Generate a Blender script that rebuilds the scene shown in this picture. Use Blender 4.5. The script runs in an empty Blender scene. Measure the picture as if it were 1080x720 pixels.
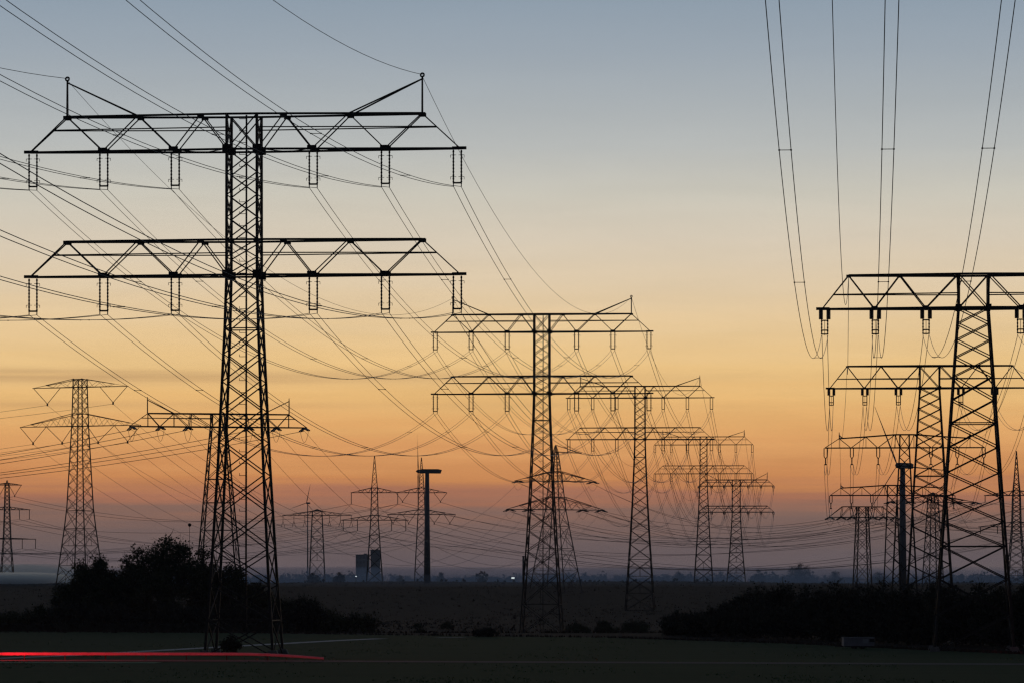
import bpy, math, random
from math import radians as R, sin, cos, pi, sqrt, atan2
from mathutils import Vector, Matrix

random.seed(7)
S = bpy.context.scene
COL = S.collection

# ------------------------------------------------------------------ camera
F = 4000.0            # focal length in pixels of the 1080-wide frame
EYE = 8.0             # eye height over the foreground field
HORIZ = 610.0         # pixel row of the eye-level horizon
cd = bpy.data.cameras.new('camera')
cam = bpy.data.objects.new('camera', cd); COL.objects.link(cam)
cam.location = (0, 0, EYE); cam.rotation_euler = (R(90), 0, 0)
cd.sensor_width = 36; cd.lens = F / 1080 * 36
cd.shift_y = (HORIZ - 360) / 1080
cd.clip_start = 0.5; cd.clip_end = 30000
S.camera = cam

# ------------------------------------------------------------------ dusk sky
W = bpy.data.worlds.new('World'); S.world = W; W.use_nodes = True
nt = W.node_tree; nt.nodes.clear()
def wn(t, **k):
    n = nt.nodes.new(t)
    for a, b in k.items(): setattr(n, a, b)
    return n
def lin(h):
    out = []
    for i in (0, 2, 4):
        c = int(h[i:i+2], 16) / 255
        out.append(c / 12.92 if c <= .04045 else ((c + .055) / 1.055) ** 2.4)
    return out + [1]
tc = wn('ShaderNodeTexCoord'); sep = wn('ShaderNodeSeparateXYZ')
nt.links.new(tc.outputs['Generated'], sep.inputs[0])
def mth(op, a, b=None, c=None, clamp=False):
    n = wn('ShaderNodeMath', operation=op, use_clamp=clamp)
    for i, v in enumerate((a, b, c)):
        if v is None: continue
        if isinstance(v, (int, float)): n.inputs[i].default_value = v
        else: nt.links.new(v, n.inputs[i])
    return n.outputs[0]
zz = sep.outputs['Z']; xx = sep.outputs['X']; yy = sep.outputs['Y']
SKY = [  # (pixel row, colour) of the dusk gradient towards the set sun
    (608, '6a6369'), (585, '6d6466'), (562, '716462'), (540, '84695f'), (522, 'a7725b'), (502, 'c88857'),
    (478, 'd79a63'), (450, 'e0a96c'), (420, 'e5b879'), (385, 'e8c287'), (345, 'e4c698'), (300, 'dcc8aa'),
    (255, 'd4c8b5'), (205, 'c6c3b8'), (155, 'b3b7b7'), (105, 'a4acb2'), (55, '96a2ae'), (0, '8999a9')]
ramp = wn('ShaderNodeValToRGB'); ramp.color_ramp.interpolation = 'EASE'
def zfac(y):
    t = (HORIZ - y) / F
    return t / sqrt(1 + t * t) / 0.16
els = ramp.color_ramp.elements
els[0].position = zfac(SKY[0][0]); els[0].color = lin(SKY[0][1])
els[1].position = zfac(SKY[-1][0]); els[1].color = lin(SKY[-1][1])
for y, h in SKY[1:-1]:
    e = els.new(zfac(y)); e.color = lin(h)
ramp.color_ramp.interpolation = 'LINEAR'
# thin stratus streaks: noise stretched along the horizon
az = mth('ARCTAN2', xx, yy)
comb = wn('ShaderNodeCombineXYZ')
nt.links.new(mth('MULTIPLY', az, 9.0), comb.inputs[0])
nt.links.new(mth('MULTIPLY', zz, 240.0), comb.inputs[1])
nz = wn('ShaderNodeTexNoise'); nz.inputs['Scale'].default_value = 1.0
nz.inputs['Detail'].default_value = 4; nz.inputs['Roughness'].default_value = .55
nt.links.new(comb.outputs[0], nz.inputs['Vector'])
# streaks shift the ramp a little up or down, strongest low in the sky
low = mth('MULTIPLY', mth('SUBTRACT', 1.0, mth('MULTIPLY', zz, 9.5), clamp=True), 0.017)
shift = mth('MULTIPLY', mth('SUBTRACT', nz.outputs['Fac'], 0.5), low)
zs = mth('ADD', zz, shift)
nt.links.new(mth('DIVIDE', zs, 0.16, clamp=True), ramp.inputs[0])
# one broader, darker streak of cloud
def band(center, width):
    d = mth('DIVIDE', mth('SUBTRACT', zz, center), width)
    return mth('POWER', 2.718, mth('MULTIPLY', mth('MULTIPLY', d, d), -1.0))
side = mth('MULTIPLY_ADD', az, -4.5, 0.42, clamp=True)
streak = mth('MULTIPLY', mth('ADD', mth('MULTIPLY', band(.0530, .0018), 0.36), mth('MULTIPLY', band(.0455, .0010), 0.14)), side)
nz2 = wn('ShaderNodeTexNoise'); nz2.inputs['Scale'].default_value = 2.2; nz2.inputs['Detail'].default_value = 3
nt.links.new(comb.outputs[0], nz2.inputs['Vector'])
dk = mth('MULTIPLY', streak, mth('MULTIPLY', nz2.outputs['Fac'], 2.6), clamp=True)
# overhead and behind the camera the sky falls to deep dusk blue
hi = wn('ShaderNodeValToRGB')
h0 = hi.color_ramp.elements; h0[0].position = 0; h0[0].color = (1, 1, 1, 1)
h0[1].position = 1; h0[1].color = (.06, .07, .095, 1)
e = h0.new(.12); e.color = (.44, .46, .50, 1); e = h0.new(.4); e.color = (.135, .15, .185, 1)
nt.links.new(mth('SUBTRACT', mth('MULTIPLY', zz, 1.18), .18, clamp=True), hi.inputs[0])
mul = wn('ShaderNodeMix', data_type='RGBA', blend_type='MULTIPLY'); mul.inputs[0].default_value = 1
nt.links.new(ramp.outputs[0], mul.inputs[6]); nt.links.new(hi.outputs[0], mul.inputs[7])
back = wn('ShaderNodeMix', data_type='RGBA'); back.inputs[7].default_value = (.032, .040, .060, 1)
nt.links.new(mth('MULTIPLY_ADD', yy, -.9, .55, clamp=True), back.inputs[0])
nt.links.new(mul.outputs[2], back.inputs[6])
dkm = wn('ShaderNodeMix', data_type='RGBA'); dkm.inputs[7].default_value = lin('9a7a60')
nt.links.new(back.outputs[2], dkm.inputs[6]); nt.links.new(dk, dkm.inputs[0])
# a little of the physical sky, sun just below the horizon
sky = wn('ShaderNodeTexSky', sky_type='NISHITA'); sky.sun_disc = False
sky.sun_elevation = R(-2.0); sky.sun_rotation = R(-2)
skys = wn('ShaderNodeVectorMath', operation='SCALE'); skys.inputs['Scale'].default_value = 0.05
nt.links.new(sky.outputs[0], skys.inputs[0])
add = wn('ShaderNodeVectorMath', operation='ADD')
comb2 = wn('ShaderNodeCombineXYZ')      # broad, ragged sheets of thin cloud
nt.links.new(mth('MULTIPLY', az, 14.0), comb2.inputs[0]); nt.links.new(mth('MULTIPLY', zz, 120.0), comb2.inputs[1])
nz3 = wn('ShaderNodeTexNoise'); nz3.inputs['Scale'].default_value = 1.0; nz3.inputs['Detail'].default_value = 6; nz3.inputs['Roughness'].default_value = .6; nz3.inputs['Distortion'].default_value = .6
nt.links.new(comb2.outputs[0], nz3.inputs['Vector'])
cl_ = wn('ShaderNodeVectorMath', operation='SCALE')
nt.links.new(dkm.outputs[2], cl_.inputs[0])
nt.links.new(mth('MULTIPLY_ADD', mth('SUBTRACT', nz3.outputs['Fac'], .5), mth('MULTIPLY', mth('SUBTRACT', 1.0, mth('MULTIPLY', zz, 6.0), clamp=True), .34), 1.0), cl_.inputs['Scale'])
nt.links.new(cl_.outputs[0], add.inputs[0]); nt.links.new(skys.outputs[0], add.inputs[1])
bg = wn('ShaderNodeBackground'); bg.inputs['Strength'].default_value = 1.0
out = wn('ShaderNodeOutputWorld')
nt.links.new(add.outputs[0], bg.inputs['Color']); nt.links.new(bg.outputs[0], out.inputs['Surface'])

# ------------------------------------------------------------------ sun (already down: a last weak warm glow)
sl = bpy.data.lights.new('sun', 'SUN'); sl.energy = 0.03; sl.angle = R(6); sl.color = (1, .62, .36)
sun = bpy.data.objects.new('sun', sl); COL.objects.link(sun)
sun.rotation_euler = Vector((0.03, -1, -0.02)).to_track_quat('-Z', 'Y').to_euler()

# ------------------------------------------------------------------ exposure and render
S.view_settings.view_transform = 'Standard'; S.view_settings.look = 'None'
S.view_settings.exposure = 0; S.view_settings.gamma = 1
S.render.engine = 'CYCLES'
S.cycles.max_bounces = 4; S.cycles.diffuse_bounces = 2; S.cycles.glossy_bounces = 2
S.cycles.volume_bounces = 0; S.cycles.transparent_max_bounces = 12
S.cycles.use_denoising = True; S.cycles.denoiser = 'OPENIMAGEDENOISE'; S.cycles.denoising_prefilter = 'ACCURATE'
S.cycles.filter_width = 1.35
S.cycles.sample_clamp_indirect = 3

# ------------------------------------------------------------------ helpers
def at(px, py, Y):
    return Vector(((px - 540) / F * Y, Y, EYE + (HORIZ - py) / F * Y))

class MB:
    def __init__(s): s.v = []; s.f = []
    def beam(s, a, b, t=.1, t2=None):
        a = Vector(a); b = Vector(b); d = b - a
        if d.length < 1e-5: return
        d.normalize()
        up = Vector((0, 0, 1)) if abs(d.z) < .9 else Vector((0, 1, 0))
        u = d.cross(up).normalized() * t / 2; w = u.cross(d).normalized() * (t2 or t) / 2
        n = len(s.v)
        for p in (a, b):
            s.v += [p + u + w, p - u + w, p - u - w, p + u - w]
        s.f += [(n, n+1, n+5, n+4), (n+1, n+2, n+6, n+5), (n+2, n+3, n+7, n+6), (n+3, n, n+4, n+7), (n+3, n+2, n+1, n), (n+4, n+5, n+6, n+7)]
    def box(s, c, d):
        x, y, z = c; a, b, e = d[0]/2, d[1]/2, d[2]/2; n = len(s.v)
        for k in (-1, 1):
            s.v += [Vector((x-a, y-b, z+k*e)), Vector((x+a, y-b, z+k*e)), Vector((x+a, y+b, z+k*e)), Vector((x-a, y+b, z+k*e))]
        s.f += [(n+3, n+2, n+1, n), (n+4, n+5, n+6, n+7), (n, n+1, n+5, n+4), (n+1, n+2, n+6, n+5), (n+2, n+3, n+7, n+6), (n+3, n, n+4, n+7)]
    def tube(s, pts, rad, k=5, cap=True):
        pts = [Vector(p) for p in pts]; m = len(pts); n = len(s.v)
        rr = rad if isinstance(rad, (list, tuple)) else [rad] * m
        for i, p in enumerate(pts):
            d = (pts[min(i+1, m-1)] - pts[max(i-1, 0)]).normalized()
            up = Vector((0, 0, 1)) if abs(d.z) < .9 else Vector((0, 1, 0))
            u = d.cross(up).normalized(); w = u.cross(d)
            for j in range(k):
                a = 2 * pi * j / k
                s.v.append(p + u * cos(a) * rr[i] + w * sin(a) * rr[i])
        for i in range(m - 1):
            for j in range(k):
                a = n + i * k + j; b = n + i * k + (j + 1) % k
                s.f.append((a, b, b + k, a + k))
        if cap:
            s.f.append(tuple(n + j for j in reversed(range(k)))); s.f.append(tuple(n + (m-1) * k + j for j in range(k)))
    def quad(s, p, a, b):
        n = len(s.v); s.v += [p - a - b, p + a - b, p + a + b, p - a + b]; s.f.append((n, n+1, n+2, n+3))
    def tri(s, p, q, r):
        n = len(s.v); s.v += [p, q, r]; s.f.append((n, n+1, n+2))
    def prism(s, poly, y0, y1, inset=0):
        """side outline in x,z pushed from y0 to y1"""
        n = len(s.v); m = len(poly)
        for y in (y0, y1):
            s.v += [Vector((x, y, z)) for x, z in poly]
        s.f.append(tuple(range(n, n + m))); s.f.append(tuple(reversed(range(n + m, n + 2 * m))))
        for i in range(m):
            j = (i + 1) % m; s.f.append((n + j, n + i, n + m + i, n + m + j))
    def build(s, name, mat, parent=None, loc=None, smooth=False):
        me = bpy.data.meshes.new(name); me.from_pydata(s.v, [], s.f); me.update()
        if smooth:
            for p in me.polygons: p.use_smooth = True
        me.materials.append(mat)
        o = bpy.data.objects.new(name, me); COL.objects.link(o)
        if parent: o.parent = parent
        if loc is not None: o.location = loc
        return o

def tag(o, label=None, cat=None, group=None, kind=None):
    if label: o['label'] = label
    if cat: o['category'] = cat
    if group: o['group'] = group
    if kind: o['kind'] = kind
    return o

def empty(name, loc, rz=0):
    o = bpy.data.objects.new(name, None); COL.objects.link(o)
    o.location = loc; o.rotation_euler = (0, 0, rz); o.empty_display_size = .5
    return o

def copy_tree(o, parent=None):
    c = o.copy(); COL.objects.link(c)
    if parent: c.parent = parent
    for ch in [q for q in COL.objects if q.parent == o]: copy_tree(ch, c)
    return c

# ------------------------------------------------------------------ materials
def mat(name, col, rough=.7, metal=0, var=.25, scale=3.0, emit=None, estr=0, spec=.3, coords='Object', stretch=None, col2=None):
    m = bpy.data.materials.new(name); m.use_nodes = True
    t = m.node_tree; b = t.nodes['Principled BSDF']
    b.inputs['Roughness'].default_value = rough; b.inputs['Metallic'].default_value = metal
    b.inputs['Specular IOR Level'].default_value = spec
    c = t.nodes.new('ShaderNodeTexCoord'); n = t.nodes.new('ShaderNodeTexNoise')
    n.inputs['Scale'].default_value = scale; n.inputs['Detail'].default_value = 5; n.inputs['Roughness'].default_value = .6
    if stretch:
        mp = t.nodes.new('ShaderNodeMapping'); mp.inputs['Scale'].default_value = stretch
        t.links.new(c.outputs[coords], mp.inputs[0]); t.links.new(mp.outputs[0], n.inputs['Vector'])
    else: t.links.new(c.outputs[coords], n.inputs['Vector'])
    r = t.nodes.new('ShaderNodeValToRGB'); e = r.color_ramp.elements
    d = col2 or [x * (1 - var) for x in col[:3]]
    e[0].position = .32; e[0].color = (*d[:3], 1)
    e[1].position = .68; e[1].color = (*(col[:3] if col2 else [min(1, x * (1 + var)) for x in col[:3]]), 1)
    t.links.new(n.outputs['Fac'], r.inputs[0]); t.links.new(r.outputs[0], b.inputs['Base Color'])
    if emit:
        b.inputs['Emission Color'].default_value = (*emit, 1); b.inputs['Emission Strength'].default_value = estr
    return m
M = {
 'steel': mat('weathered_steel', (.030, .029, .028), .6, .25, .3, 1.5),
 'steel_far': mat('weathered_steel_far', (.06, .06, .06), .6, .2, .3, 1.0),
 'insul': mat('brown_porcelain', (.045, .028, .022), .35, 0, .2, 4),
 'wire': mat('aluminium_conductor', (.10, .10, .10), .5, .5, .15, .3),
 'concrete': mat('concrete', (.16, .16, .155), .9, 0, .25, 2),
 'field': mat('field_grass', (.033, .064, .022), .95, 0, .3, 1, stretch=(.018, .18, .1), col2=(.024, .046, .016), spec=.05),
 'tuft': mat('grass_tuft_blades', (.075, .125, .050), .95, 0, .3, .4, spec=.05),
 'scrub': mat('dry_scrub_ground', (.023, .020, .018), .95, 0, .3, 1, stretch=(.012, .010, .1), col2=(.017, .015, .014), spec=.05),
 'asphalt': mat('asphalt', (.045, .045, .047), .85, 0, .2, 2),
 'whitish': mat('pale_ground', (.46, .46, .45), .95, 0, .25, 1.2),
 'light_streak': mat('light_streak_grass', (.22, .30, .17), .95, 0, .3, .7, spec=.05),  # pale green that carries a streak of light in its colour
 'leaf': mat('dark_leaves', (.052, .060, .034), .8, 0, .4, .5, spec=.05),
 'leaf2': mat('olive_leaves', (.065, .066, .038), .8, 0, .4, .5, spec=.05),
 'twig': mat('bare_twigs', (.026, .023, .022), .9, 0, .3, .6, spec=.05),
 'bark': mat('bark', (.05, .042, .036), .9, 0, .3, 2),
 'dry': mat('dry_grass', (.060, .049, .040), .95, 0, .35, .2, spec=.05),
 'hedge': mat('hedge_leaves', (.042, .046, .036), .85, 0, .4, .8, spec=.05),
 'farwood': mat('far_wood_foliage', (.035, .042, .035), .9, 0, .4, .02, spec=.05),
 'wall': mat('grey_panels', (.36, .39, .44), .8, 0, .1, .2),
 'wall_dark': mat('dark_panels', (.27, .29, .32), .8, 0, .1, .2),
 'glass': mat('dark_glass', (.02, .022, .026), .12, 0, .1, 1, spec=.5),
 'turbine': mat('turbine_coat', (.13, .135, .15), .6, 0, .08, .3),
 'barrier': mat('galvanised_barrier', (.40, .40, .41), .6, 0, .12, 2),
 'paint_car_a': mat('car_paint_dark_blue', (.02, .025, .05), .3, .2, .05, 1, spec=.5),
 'paint_car_b': mat('car_paint_grey', (.06, .06, .065), .3, .3, .05, 1, spec=.5),
 'tyre': mat('tyre_rubber', (.02, .02, .02), .9, 0, .1, 5),
 'rim': mat('alloy_rim', (.4, .4, .4), .4, .8, .05, 5),
 'tail': mat('tail_lamp', (.5, .02, .02), .3, 0, .05, 5, emit=(1, .012, .02), estr=3.5),
 'head': mat('head_lamp', (.8, .8, .75), .2, 0, .05, 5, emit=(1, .93, .8), estr=.8),
 'lamp': mat('lit_lamp', (.8, .8, .8), .3, 0, .02, 5, emit=(.9, 1, .98), estr=.9),
 'trailer': mat('pale_trailer_panel', (.19, .19, .22), .75, 0, .15, 1.3),
 'chim': mat('dark_chimney', (.06, .055, .055), .85, 0, .2, .5),
}

# ------------------------------------------------------------------ terrain
def lerp(a, b, t): return a + (b - a) * t
def smooth(t): t = max(0, min(1, t)); return t * t * (3 - 2 * t)
PROF = [(-400, 0), (560, 0), (650, -3.5), (950, -3.5), (1900, 6.2), (2500, -3), (12000, -3)]
def gz(x, y):
    for (a, za), (b, zb) in zip(PROF, PROF[1:]):
        if y <= b:
            z = lerp(za, zb, smooth((y - a) / (b - a))) if y > a else za
            break
    else: z = -3
    k = smooth((y - 640) / 300)
    return z + k * (.5 * sin(x * .013 + y * .004) + .35 * sin(x * .041 - y * .011))
ys = list(range(-400, 400, 100)) + list(range(400, 1200, 20)) + list(range(1200, 2600, 40)) + list(range(2600, 5000, 300)) + [6000, 8000, 12000]
xs = [-6000, -3500, -2200] + list(range(-1500, 1501, 50)) + [2200, 3500, 6000]
g = MB()
for y in ys:
    for x in xs: g.v.append(Vector((x, y, gz(x, y))))
nx = len(xs)
for j in range(len(ys) - 1):
    for i in range(nx - 1):
        a = j * nx + i; g.f.append((a, a + 1, a + nx + 1, a + nx))
tag(g.build('ground', M['scrub'], smooth=True), 'dark brownish scrub plain stretching to the horizon', 'ground', kind='structure')

EDGE = [(-420, 590), (-240, 588), (-78, 580), (-40, 560), (13, 516), (34, 470), (46, 428), (56, 398), (80, 380), (240, 340), (420, 330)]
g = MB()
for x, y in EDGE:
    g.v += [Vector((x, -390, .03)), Vector((x, 200, .03)), Vector((x, 300, .03)), Vector((x, y + random.uniform(-1.5, 1.5), .03))]
for i in range(len(EDGE) - 1):
    for k in range(3):
        a = 4 * i + k; g.f.append((a, a + 4, a + 5, a + 1))
tag(g.build('field', M['field']), 'dim green grass field in the foreground', 'field', kind='structure')

# road across the field, its edge lines, the pale strip leading away
def ribbon(pts, w, z):
    g = MB(); P = [Vector((x, y, z)) for x, y in pts]
    for i, p in enumerate(P):
        d = (P[min(i+1, len(P)-1)] - P[max(i-1, 0)]).normalized(); n = Vector((-d.y, d.x, 0)) * w / 2
        g.v += [p + n, p - n]
    for i in range(len(P) - 1): g.f.append((2*i, 2*i+1, 2*i+3, 2*i+2))
    return g
def road_y(x, off=0): return 369.5 + off - (0 if x < -46 else (x + 46) ** 2 / 320 if x < -14 else 32 ** 2 / 320 + (x + 14) * 64 / 320)
tag(ribbon([(x, road_y(x)) for x in [-400, -200, -100, -60, -46] + list(range(-42, 20, 4)) + [40, 80, 140]], 6.2, .05).build('road', M['asphalt']), 'narrow dark country road curving across the field', 'road', kind='structure')
strip_pts = [(-60, 374), (-52, 379), (-46, 394), (-39, 423), (-31, 456), (-22, 492), (-17.6, 506)]
tag(ribbon(strip_pts, 2.6, .05).build('pale_strip', M['whitish']), 'thin pale strip leading off behind the nearest pylon', 'pale strip', kind='structure')
tag(ribbon([(-10.2, 514), (-6.5, 516.5)], 1.6, .05).build('pale_patch', M['whitish']), 'short pale patch at the far field edge', 'gravel patch', kind='structure')
tag(ribbon([(-90, 361.2), (-62, 361.2), (-40, 360.6), (-33.5, 360)], 5.0, .055).build('light_streak', M['light_streak']), 'pale green grass strip standing in for a light streak before the road', 'light_streak', kind='structure')  # light streak in front of the road, painted as paler grass

# ------------------------------------------------------------------ lattice pylons
def profile_at(prof, z):
    for (za, wa), (zb, wb) in zip(prof, prof[1:]):
        if z >= zb: return lerp(wb, wa, (z - zb) / (za - zb))
    return prof[-1][1]

def steel_body(root, prof, m, t_leg, t_brace, kpanel=1.0, breaks=(), single=False, ladder=False, fine=1):
    """prof: (height, half width) from the top down"""
    C = [(-1, -1), (1, -1), (1, 1), (-1, 1)]
    for cx, cy in C:
        b = MB()
        for (za, wa), (zb, wb) in zip(prof, prof[1:]):
            b.beam((cx*wa, cy*wa, za), (cx*wb, cy*wb, zb), t_leg)
        b.build('leg', m, root)
    top, bot = prof[0][0], prof[-1][0]
    zs = [top]
    marks = sorted([z for z in breaks if bot < z < top] + [bot], reverse=True)
    for mk in marks:
        z = zs[-1]
        while z - mk > 1e-3:
            h = 2 * profile_at(prof, z) * (1.0 if z == top else kpanel)
            n = max(1, round((z - mk) / h)) if (z - mk) < 3 * h else 0
            if n:
                st = (z - mk) / n
                for _ in range(n): z -= st; zs.append(z)
                z = mk; zs[-1] = mk
            else:
                z -= h; zs.append(z)
    b = MB()
    for i, (za, zb) in enumerate(zip(zs, zs[1:])):
        wa, wb = profile_at(prof, za), profile_at(prof, zb)
        for k in range(4):
            (ax, ay), (bx, by) = C[k], C[(k+1) % 4]
            A0, B0 = Vector((ax*wa, ay*wa, za)), Vector((bx*wa, by*wa, za))
            A1, B1 = Vector((ax*wb, ay*wb, zb)), Vector((bx*wb, by*wb, zb))
            if single:
                if i % 2: b.beam(A0, B1, t_brace)
                else: b.beam(B0, A1, t_brace)
            else:
                b.beam(A0, B1, t_brace); b.beam(B0, A1, t_brace)
            if wb > 2.6 * fine or any(abs(zb - q) < .01 for q in breaks):
                b.beam(A1, B1, t_brace)
            if wb > 2.9 * fine and not single:        # redundant members in the big panels
                mid = (A0 + B1 + B0 + A1) / 4
                b.beam((A0 + A1) / 2, (A0 + mid) / 2, t_brace * .7); b.beam((B0 + B1) / 2, (B0 + mid) / 2, t_brace * .7)
                b.beam(mid, (A1 + B1) / 2, t_brace * .7)
    b.build('lattice_bracing', m, root)
    if ladder:
        b = MB(); x = .3
        b.beam((x, -prof[0][1]*.2, top), (x, -profile_at(prof, bot+4)*.2, bot + 3), .17)
        z = bot + 4
        while z < top - .3:
            b.beam((x - .75, -.3, z), (x, -.3, z), .06); b.beam((x - .75, -.3, z), (x - .75, -.3, z + .25), .05); z += 1.25
        b.build('climbing_ladder', m, root)

def steel_arm(root, m, zb, bn, tn, bw, t_ch, t_d, zmid=None, gusset=0, verticals=False, tip_d=.12):
    """bn: bottom node distances from tip inwards; tn: (distance, height over bottom); bw: body half width"""
    b = MB(); tip = bn[0]
    def hd(x): return lerp(bw, tip_d, max(0, min(1, (x - bw) / (tip - bw))))
    for s in (-1, 1):
        for f in (-1, 1):
            B = [Vector((s*x, f*hd(x), zb)) for x in bn] + [Vector((s*bw, f*bw, zb))]
            T = [Vector((s*x, f*hd(x), zb + h)) for x, h in tn] + [Vector((s*bw, f*bw, zb + tn[-1][1]))]
            for a, c in zip(B, B[1:]): b.beam(a, c, t_ch)
            for a, c in zip(T, T[1:]): b.beam(a, c, t_ch)
            seq = []
            for i in range(max(len(B), len(T))):
                if i < len(B): seq.append(B[i])
                if i < len(T): seq.append(T[i])
            for a, c in zip(seq, seq[1:]): b.beam(a, c, t_d)
            if verticals:
                for p in T[:-1]: b.beam(p, (p.x, p.y, zb), t_d * .8)
            if zmid:
                x1 = lerp(tip, tn[0][0], zmid / tn[0][1])
                b.beam((s*x1, f*hd(x1), zb + zmid), (s*bw, f*bw, zb + zmid), t_d)
            if gusset:
                for p in B[1:-1]: b.box((p.x, p.y, p.z + gusset*.25), (gusset*2.0, .06, gusset))
                for p in T[:-1]: b.box((p.x, p.y, p.z - gusset*.2), (gusset*1.5, .06, gusset*.8))
                for p in (B[-1],): b.box((p.x, p.y, p.z + gusset*.2), (gusset*1.9, .06, gusset*1.7))
                if f > 0: b.box((s*(tip - .1), 0, zb + .05), (1.5, .3, .3))
        X = bn + [bw]
        for i, (x0, x1) in enumerate(zip(X, X[1:])):          # plan bracing between the two faces
            n = max(1, round((x0 - x1) / 3.2))
            for k in range(n):
                p, q = lerp(x0, x1, k / n), lerp(x0, x1, (k+1) / n)
                sg = 1 if (i + k) % 2 else -1
                b.beam((s*p, sg*hd(p), zb), (s*q, -sg*hd(q), zb), t_d * .7)
        for x, h in tn: b.beam((s*x, -hd(x), zb + h), (s*x, hd(x), zb + h), t_d * .8)
    for f in (-1, 1):
        b.beam((-bw, f*bw, zb), (bw, f*bw, zb), t_ch); b.beam((-bw, f*bw, zb + tn[-1][1]), (bw, f*bw, zb + tn[-1][1]), t_ch)
    return b.build('crossarm', m, root)

def insulator(root, kind, x, z, L, th=1.0, detail=False, half=.4, V=None, spread=0, mw=None):
    """builds one insulator set; returns the wire height and the twin half distance"""
    b = MB()
    def string(p, q, r):
        p = Vector(p); q = Vector(q); n = max(6, int((q - p).length / .17)) if detail else 3
        pts, rad = [], []
        for i in range(n + 1):
            pts.append(p.lerp(q, i / n)); rad.append(r * (1.25 if i % 2 else .75) if detail else r)
        b.tube(pts, rad, 6)
    r = .085 * th
    if kind == 'I2':
        for s in (-1, 1): string((x + s*half, 0, z - .1), (x + s*half, 0, z - L*.88), r)
        if detail:
            for s in (-1, 1):
                for zz_ in (z - L*.16, z - L*.74):
                    b.beam((x + s*half - .3, 0, zz_), (x + s*half + .3, 0, zz_), .05)
                    b.beam((x + s*half + s*.3, 0, zz_), (x + s*half + s*.3, 0, zz_ - .28), .045)
        o = b.build('insulator_string', M['insul'], root)
        y = MB(); y.box((x, 0, z - L*.90), (half*2 + .14, .12, .16 * th))
        for s in (-1, 1): y.beam((x + s*half, 0, z - L*.9), (x + s*half, 0, z - L), .09 * th)
        if detail: y.build('yoke_plate', M['steel'], o)
        else: o2 = y.build('yoke_plate', M['steel'], o)
        return z - L, half
    if kind == 'H2':      # short stout hangers with the double string beneath
        for s in (-1, 1):
            b.tube([(x + s*half, 0, z + .05), (x + s*half, 0, z - L*.38)], .2 * th, 6)
            string((x + s*half*.8, 0, z - L*.38), (x + s*half*.8, 0, z - L*.95), r * .8)
        o = b.build('insulator_string', M['insul'], root)
        y = MB()
        for q in (.42, .8, .95): y.box((x, 0, z - L*q), (half*1.7 + .1, .12, .12 * th))
        y.beam((x, 0, z - L*.4), (x, 0, z - L), .05 * th)
        y.build('yoke_plate', M['steel'], o)
        return z - L, half * .8
    if kind == 'Y':
        for s in (-1, 1):
            string((x + s*half, 0, z), (x + s*half, 0, z - L*.5), r); string((x + s*half, 0, z - L*.5), (x, 0, z - L*.66), r)
        string((x, 0, z - L*.66), (x, 0, z - L), r * 1.2); b.beam((x - half*.8, 0, z - L), (x + half*.8, 0, z - L), .18 * th)
        b.build('insulator_string', M['insul'], root); return z - L, .2
    if kind == 'L':       # inverted Y
        string((x, 0, z), (x, 0, z - L*.5), r)
        for s in (-1, 1): string((x, 0, z - L*.5), (x + s*half*2.4, 0, z - L), r)
        b.build('insulator_string', M['insul'], root); return z - L, .2
    if kind == 'V':
        string((V[0], 0, z), (x, 0, z - L), r); string((V[1], 0, z), (x, 0, z - L), r); b.box((x, 0, z - L - .3), (.5, .3, .9))
        b.build('insulator_string', M['insul'], root); return z - L - .5, .2
    if kind == 'I':
        string((x, 0, z), (x, 0, z - L), r * 1.3); b.build('insulator_string', M['insul'], root); return z - L, .2
    if kind == 'T':       # tension set: strings out to both sides and a jumper loop below
        sx = spread
        for s in (-1, 1):
            for h in (-half, half):
                string((x + h, s*.2, z), (x + s*sx + h, s*L, z - L*.22), r * 1.5)
        o = b.build('insulator_string', M['insul'], root)
        j = MB(); pts = []
        for i in range(11):
            u = -1 + i / 5; pts.append((x + u*sx, u*L, z - L*.22 - (1 - u*u) * L * .85))
        j.tube(pts, .034 * th, 4); j.build('jumper_loop', mw or M['wire'], o)
        return z - L*.22, .2

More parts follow.
